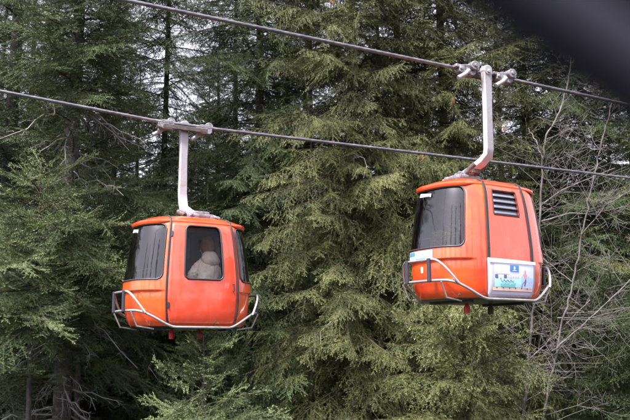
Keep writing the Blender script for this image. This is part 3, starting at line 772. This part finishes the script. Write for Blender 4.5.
    for sy in (-1, 1):
        i = len(tn); tn += [N(.08, .095 * sy, .085, .098), N(.45, .105 * sy, .09, .075), N(.44, .10 * sy, -.10, .062), N(.42, .10 * sy, -.33, .055)]; te += [(0, i), (i, i + 1), (i + 1, i + 2), (i + 2, i + 3)]
    skinned('trousers', tn, te, 0, M['trousers'], t)
    for sy in (-1, 1):
        skinned('boot', [N(.41, .10 * sy, -.30, .06), N(.42, .10 * sy, -.385, .052), N(.50, .105 * sy, -.40, (.05, .04)), N(.57, .11 * sy, -.405, (.045, .035))], [(0, 1), (1, 2), (2, 3)], 0, M['boot'], t)
    hair = [(.0, .60, .065, .075), (.0, .66, .098, .095), (.005, .72, .118, .105), (.008, .79, .120, .106), (.01, .85, .095, .088), (.01, .89, .04, .04)]
    blob('hair', [((x - .012, 0, z + o.z), rx, ry) for x, z, rx, ry in hair], M['hair'], t)
    blob('hair_bun', [((-.03, 0, z + o.z), r, r) for z, r in ((.80, .015), (.815, .05), (.85, .062), (.89, .045), (.905, .01))], M['hair'], t)
    mb = MB(); bm = bmesh.new(); bmesh.ops.create_cone(bm, cap_ends=True, segments=8, radius1=.017, radius2=.006, depth=.05); mb.bm(bm, Matrix.Translation((.142, 0, .69 + o.z)) @ Matrix.Rotation(-.35, 4, 'Y')); mb.build('nose', M['skin'], body, True)
    for sy in (-1, 1):
        bm = bmesh.new(); bmesh.ops.create_uvsphere(bm, u_segments=10, v_segments=8, radius=.012); mb = MB(); mb.bm(bm, Matrix.Translation((.126, .031 * sy, .725 + o.z))); mb.build('eye', M['boot'], body, True)
    mb = MB(); mb.box((.125, 0, .642 + o.z), (.014, .046, .009), bev=.003); mb.build('mouth', M['red'], body)
passenger(left_cabin)

# ------------------------------------------------------------------ bare broadleaved trees: every limb a tapered tube
def bare_tree(name, label, stems, seed, twig=1., group=None, twr=(.7, 1.7)):
    """stems: list of (points, r0, r1); side limbs and twigs are grown along them"""
    rng = random.Random(seed); base = stems[0][0][0]; g = gz(base.x, base.y)
    t = empty(name, (base.x, base.y, g)); tag(t, label, 'bare tree', group)
    off = Vector((base.x, base.y, g))
    for i, (pts, r0, r1) in enumerate(stems):
        mb = MB()
        if i == 0: pts = [Vector((base.x - (pts[1].x - base.x) * .6, base.y, g - .1)), Vector((base.x - (pts[1].x - base.x) * .25, base.y, (g + base.z) / 2))] + pts
        fine = []
        for a, b in zip(pts[:-1], pts[1:]):
            for k in range(6): fine.append(a.lerp(b, k / 6) + Vector((rng.gauss(0, .012), rng.gauss(0, .02), 0)))
        fine.append(pts[-1]); n = len(fine); rr = [r0 + (r1 - r0) * k / (n - 1) for k in range(n)]
        mb.tube([p - off for p in fine], rr, 8); seen = 12 if i == 0 else 0
        L = sum((b - a).length for a, b in zip(fine[seen:-1], fine[seen + 1:]))
        for q in range(int(L * 3.2 * twig)):
            k = rng.randint(seen, n - 2); f = k / n; d = (fine[k + 1] - fine[k]).normalized()
            grow(mb, fine[k] - off, d, rng, L=rng.uniform(*twr) * (1.05 - .5 * f), r=max(.0045, rr[k] * .36), depth=2)
        link('limb' if i else 'trunk', mesh_py('limb', mb.v, mb.f), M['bare'], t, True)
    return t
def grow(mb, p, d, rng, L, r, depth):
    side = Vector((rng.gauss(0, 1), rng.gauss(0, .8), rng.gauss(.1, .5))); side = (side - d * side.dot(d)).normalized()
    v = (d * rng.uniform(.35, .8) + side).normalized(); n = 8; pts = [p]
    for i in range(n):
        v = (v + Vector((rng.gauss(0, .06), rng.gauss(0, .06), rng.gauss(.02, .055)))).normalized(); pts.append(pts[-1] + v * L / n)
    mb.tube(pts, [max(.0028, r * (1 - .8 * i / n)) for i in range(n + 1)], 5 if depth > 1 else 3)
    if depth:
        for q in range(int((5 if depth == 2 else 3.4) * L ** .5 + .5)):
            k = rng.randint(1, n - 1); grow(mb, pts[k], (pts[k + 1] - pts[k]).normalized(), rng, L * rng.uniform(.25, .6), r * .5, depth - 1)
def px_line(pts, d0, d1=None):
    d1 = d0 if d1 is None else d1; n = len(pts) - 1
    return [P(x, y, d0 + (d1 - d0) * i / n) for i, (x, y) in enumerate(pts)]

bare_tree('bare_tree', 'slender grey leafless tree right of the cabin with the advert board', [
    (px_line([(541, 425), (553, 370), (563, 320), (573, 280), (582, 235), (590, 195), (600, 150), (613, 100)], 19), .030, .013),
    (px_line([(551, 352), (580, 328), (606, 303), (640, 270), (680, 240)], 19, 18), .020, .009),
    (px_line([(558, 318), (590, 318), (615, 312), (650, 300)], 19, 19.8), .016, .007),
    (px_line([(572, 282), (548, 262), (520, 240)], 19, 19.6), .012, .006),
    (px_line([(582, 235), (606, 205), (640, 185)], 19, 18.4), .016, .007)], 3, 1.15, twr=(.9, 2.2))
bare_tree('bare_tree', 'pale leafless tree rising behind the advert cabin and crossing both ropes', [
    (px_line([(523, 425), (527, 380), (530, 340), (534, 300), (538, 250), (541, 200), (543, 160), (546, 135), (560, 112), (568, 85), (572, 55)], 19.5), .036, .016),
    (px_line([(529, 360), (545, 345), (560, 330), (590, 300)], 19.5, 18.8), .022, .009),
    (px_line([(541, 205), (562, 190), (590, 178), (615, 168)], 19.5, 20.1), .018, .008),
    (px_line([(540, 222), (570, 213), (600, 215)], 19.5, 18.9), .022, .008),
    (px_line([(543, 160), (536, 140), (528, 128)], 19.5, 19.8), .017, .008)], 8, 1.1, twr=(.9, 2.2))
bare_tree('bare_tree', 'thin forked leafless tree standing between the green and the olive spruce', [
    (px_line([(312, 430), (312, 300), (313, 200), (311, 125), (308, 92)], 20.5), .04, .024),
    (px_line([(308, 92), (304, 70), (300, 40), (296, 0), (293, -40)], 20.5), .022, .012),
    (px_line([(308, 92), (318, 75), (326, 55), (330, 20), (334, -30)], 20.5), .02, .011)], 21, .75, twr=(.4, 1.1))

# ------------------------------------------------------------------ the front trees, one by one
TALL = dict(H=36, shape=.55, droop=.34)
def front_trees():
    S = spruce
    S('spruce_tree', 'big olive spruce between the two cabins, hanging twigs from top to bottom', 352, 19.5, R=3.5, tint='N_olive', seed=11, pend=.85, dens=17, dead=14, z0=6, **TALL)
    S('spruce_tree', 'olive spruce hung with brown cones behind the hanger of the cabin with the advert', 447, 20.5, R=3.6, tint='N_olive', seed=12, pend=.8, dens=17, z0=6, **TALL)
    S('spruce_tree', 'cool green spruce just to the right of the cabin carrying a passenger', 258, 21.5, R=3.5, tint='N_green', seed=13, pend=.75, dens=15, dead=12, z0=8, **TALL)
    S('spruce_tree', 'dark fir at the left with a shaggy grey trunk and yellow green boughs', 66, 17.5, H=30, R=3.8, tint='N_green', seed=14, pend=.4, dens=16, dead=80, rt=.24, spread=.42,
      z0=6, skip=lambda z, a, r: (14.4 < z < 16.5 or z < 12) and r.random() < .9, droop=.26, tilt=(-14, 16), dead_z=(7, 16.5))
    S('spruce_tree', 'dark spruce cut by the left edge of the view with a bare black trunk', 2, 20.0, H=34, R=3.8, tint='N_dark', seed=15, pend=.4, dens=14, dead=40, rt=.24, z0=8, skip=lambda z, a, r: 16 < z < 21 and r.random() < .6, shape=.55)
    S('spruce_tree', 'dark open spruce left of the middle with white sky between its boughs', 160, 23.5, H=34, R=3.2, tint='N_green', seed=16, pend=.7, dens=11, dead=20, rt=.11, z0=8, shape=.55, droop=.3)
    S('spruce_tree', 'low spruce with yellow green boughs beneath the cabin with the advert board', 462, 16.6, H=13.9, R=3.2, tint='N_yellow', seed=17, pend=.75, dens=24, z0=4, shape=.6, droop=.36, rt=.09)
    S('spruce_tree', 'dark spruce at the right behind the leafless trees, reaching the top corner', 590, 24.0, H=36, R=3.8, tint='N_green', seed=18, pend=.65, dens=13, dead=16, z0=6, shape=.55, droop=.32)
    S('spruce_tree', 'dark narrow spruce between the cone hung spruce and the right hand corner', 532, 25.0, H=36, R=3.4, tint='N_olive', seed=19, pend=.7, dens=12, z0=6, lods=(1, 1), shape=.55, droop=.32)
    S('young_fir', 'bushy yellow green fir top at the left edge just under the lower rope', 82, 18.6, H=16.9, R=2.3, tint='N_pale', seed=24, pend=.2, dens=20, z0=14.6, shape=.35, droop=.22, tilt=(-10, 30), spread=.44, rt=.1, inner=6)
    S('young_fir', 'young pale green fir with layered boughs below the passenger cabin at the left', 34, 16.4, H=15.2, R=2.9, tint='N_pale', seed=21, pend=.2, dens=19, z0=12.2, shape=.5, droop=.22, tilt=(-14, 25), spread=.44, rt=.1)
    S('young_fir', 'young green fir with flat boughs at the bottom left of the middle', 205, 14.4, H=12.3, R=2.6, tint='N_pale', seed=22, pend=.3, dens=17, z0=7, shape=.6, droop=.2, tilt=(-5, 30), spread=.44, rt=.1)
    S('young_fir', 'young spruce at the bottom right corner among bare branches', 612, 21.0, H=13.0, R=2.6, tint='N_green', seed=23, pend=.5, dens=14, z0=4, shape=.6, droop=.28, rt=.1)
front_trees()
def cones():
    mb = MB(); mb.tube([(0, 0, 0), (0, 0, -.02), (0, 0, -.06), (.003, 0, -.11), (.004, 0, -.145)], [.004, .017, .022, .017, .005], 9); me = mesh_py('cone', mb.v, mb.f); me.materials.append(M['cone'])
    for tree, seed, n in ((TREES[11], 11, 12), (TREES[12], 12, 24), (TREES[13], 13, 5)):
        rng = random.Random(seed); loc = tree.location; face = math.atan2(-loc.y, -loc.x)
        ok = [q for q in TIPS[seed] if 15 < q[2] + loc.z < 22.5 and math.cos(math.atan2(q[1], q[0]) - face) > .1]; rng.shuffle(ok)
        for i in range(n):
            q = ok[i // 3 % len(ok)]
            for _ in range(1):
                o = bpy.data.objects.new('cone', me); C.objects.link(o); o.parent = tree
                o.location = (q[0] + rng.gauss(0, .12), q[1] + rng.gauss(0, .12), q[2] - rng.uniform(.0, .1)); s = rng.uniform(.8, 1.2); o.scale = (s, s, s); o.rotation_euler = (rng.gauss(0, .2), rng.gauss(0, .2), 0)
cones()

# ------------------------------------------------------------------ the wood behind: three tree shapes copied
def back_trees():
    rng = random.Random(5); kinds = []
    for i, (H, R, tint, pend) in enumerate(((24, 3.9, 'N_green', .5), (21, 3.7, 'N_dark', .4), (25, 4.0, 'N_olive', .6))):
        kinds.append((trunk_mesh(H, .2, 40 + i), crown_mesh('crown', H, 2.5, R, 50 + i, pend=pend, dens=11, shape=.6, droop=.32, lods=(1, 1)), M[tint], H))
    far = []
    for i, (H, R, tint, pend) in enumerate(((20, 3.9, 'N_green', .5), (22, 3.9, 'N_dark', .5))):
        far.append((trunk_mesh(H, .2, 60 + i), crown_mesh('crown', H, 1.5, R, 70 + i, pend=pend, dens=9, shape=.65, droop=.3, lods=(2, 2)), M[tint], H))
    for k in kinds + far: k[0].materials.append(M['bark']); k[1].materials.append(k[2]); k[1].materials.append(M['twig'])
    def put(k, px, d, s, lab, grp):
        p = P(px, 300, d); t = empty('spruce_tree', (p.x, p.y, gz(p.x, p.y)), rng.random() * 6.28); t.scale = (s, s, s)
        tag(t, lab, 'tree', grp)
        for nm, me in (('trunk', k[0]), ('crown', k[1])): o = bpy.data.objects.new(nm, me); C.objects.link(o); o.parent = t
    la = 'dark spruce in the second row, half hidden behind the front trees'
    for px, d, s, k in ((-40, 25, 1, 0), (96, 27.5, 1, 1), (205, 28, .78, 0), (305, 26, .95, 2), (402, 26, 1, 2), (505, 28, 1, 0), (310, 23, 1, 0), (45, 24.5, 1, 1), (110, 25.5, 1, 1), (232, 26.5, 1, 0), (188, 28.5, .78, 1), (172, 31, .85, 1), (100, 31, 1, 0), (215, 30, 1, 1), (133, 27.5, .9, 1), (20, 24, 1, 0), (285, 27, 1, 1), (380, 28, 1, 0), (430, 27, 1, 1), (-10, 28, 1, 0), (118, 33, .55, 0), (400, 22.5, 1, 0), (215, 25, .85, 1), (565, 27, 1, 2), (640, 28, 1, 0), (545, 29, .85, 1), (660, 25, 1, 0), (690, 20, .9, 2), (-90, 20, .95, 1), (30, 27, .85, 1), (255, 31, .8, 1), (355, 30, .85, 0), (450, 30, .85, 1), (610, 29, .8, 1)):
        put(kinds[k], px, d, s, la, 'spruces of the second row')
    for x, y, s, k in ((-58, -14, 1.15, 1), (-64, -22, 1.3, 0), (-46, -22, 1.1, 0), (-34, -17, 1.0, 2), (-25, -28, 1.2, 1), (-9, -26, 1.1, 0), (3, -30, 1.2, 2), (16, -24, 1.1, 1), (30, -26, 1.1, 0), (45, -20, 1.1, 1)):  # unseen spruces behind the camera, added and stretched tall to darken window reflections
        t = empty('spruce_tree', (x, y, gz(x, y)), rng.random() * 6.28); t.scale = (s * 1.3, s * 1.3, s * 1.65)
        tag(t, 'spruce on the near side of the ropes, unseen, added to darken the cabin window reflections', 'tree', 'spruces on the near side of the ropes')
        for nm, me in (('trunk', far[k % 2][0]), ('crown', far[k % 2][1])): o = bpy.data.objects.new(nm, me); C.objects.link(o); o.parent = t
    lb = 'distant dark spruce deep in the wood, seen only through gaps'
    for row, (d, n, s) in enumerate(((36, 17, .62), (43, 19, .62), (52, 21, .6), (64, 24, .62), (80, 26, .66), (98, 30, .7))):
        for i in range(n):
            px = -130 + 890 * (i + rng.uniform(.1, .9)) / n; f = rng.uniform(.8, 1.15); q = 1.45 if d < 50 and not 118 < px < 222 else 1.2
            put(far[rng.randint(0, 1)], px, d + rng.uniform(-3, 3), s * f * q, lb, 'spruces deep in the wood')
back_trees()

# ------------------------------------------------------------------ out-of-focus window rim of the cabin the picture is taken from
def near_rim():
    t = empty('window_rim', tuple(P(590, 30, .16))); tag(t, 'blurred dark window rim of the viewing cabin across the top right corner', 'window rim')
    o = P(590, 30, .16)
    a = [P(x, y, .16) - o for x, y in ((380, -105), (450, -58), (515, -12), (575, 30), (635, 74), (700, 124), (760, 176))]
    mb = MB(); mb.tube(a, .0085, 14); mb.build('rim', M['rim'], t, True)
    b = [P(x, y, .168) - o for x, y in ((440, -150), (510, -100), (575, -55), (635, -12), (695, 32), (760, 82), (820, 134))]
    mb = MB(); mb.tube(b, .0125, 14); mb.build('seal', M['seal'], t, True)
M['rim'] = mat('grey_rim_plastic', (.014, .014, .024), .9, 0, .12)
M['seal'] = mat('black_seal', (.004, .004, .005), 1, 0, .05)
near_rim()
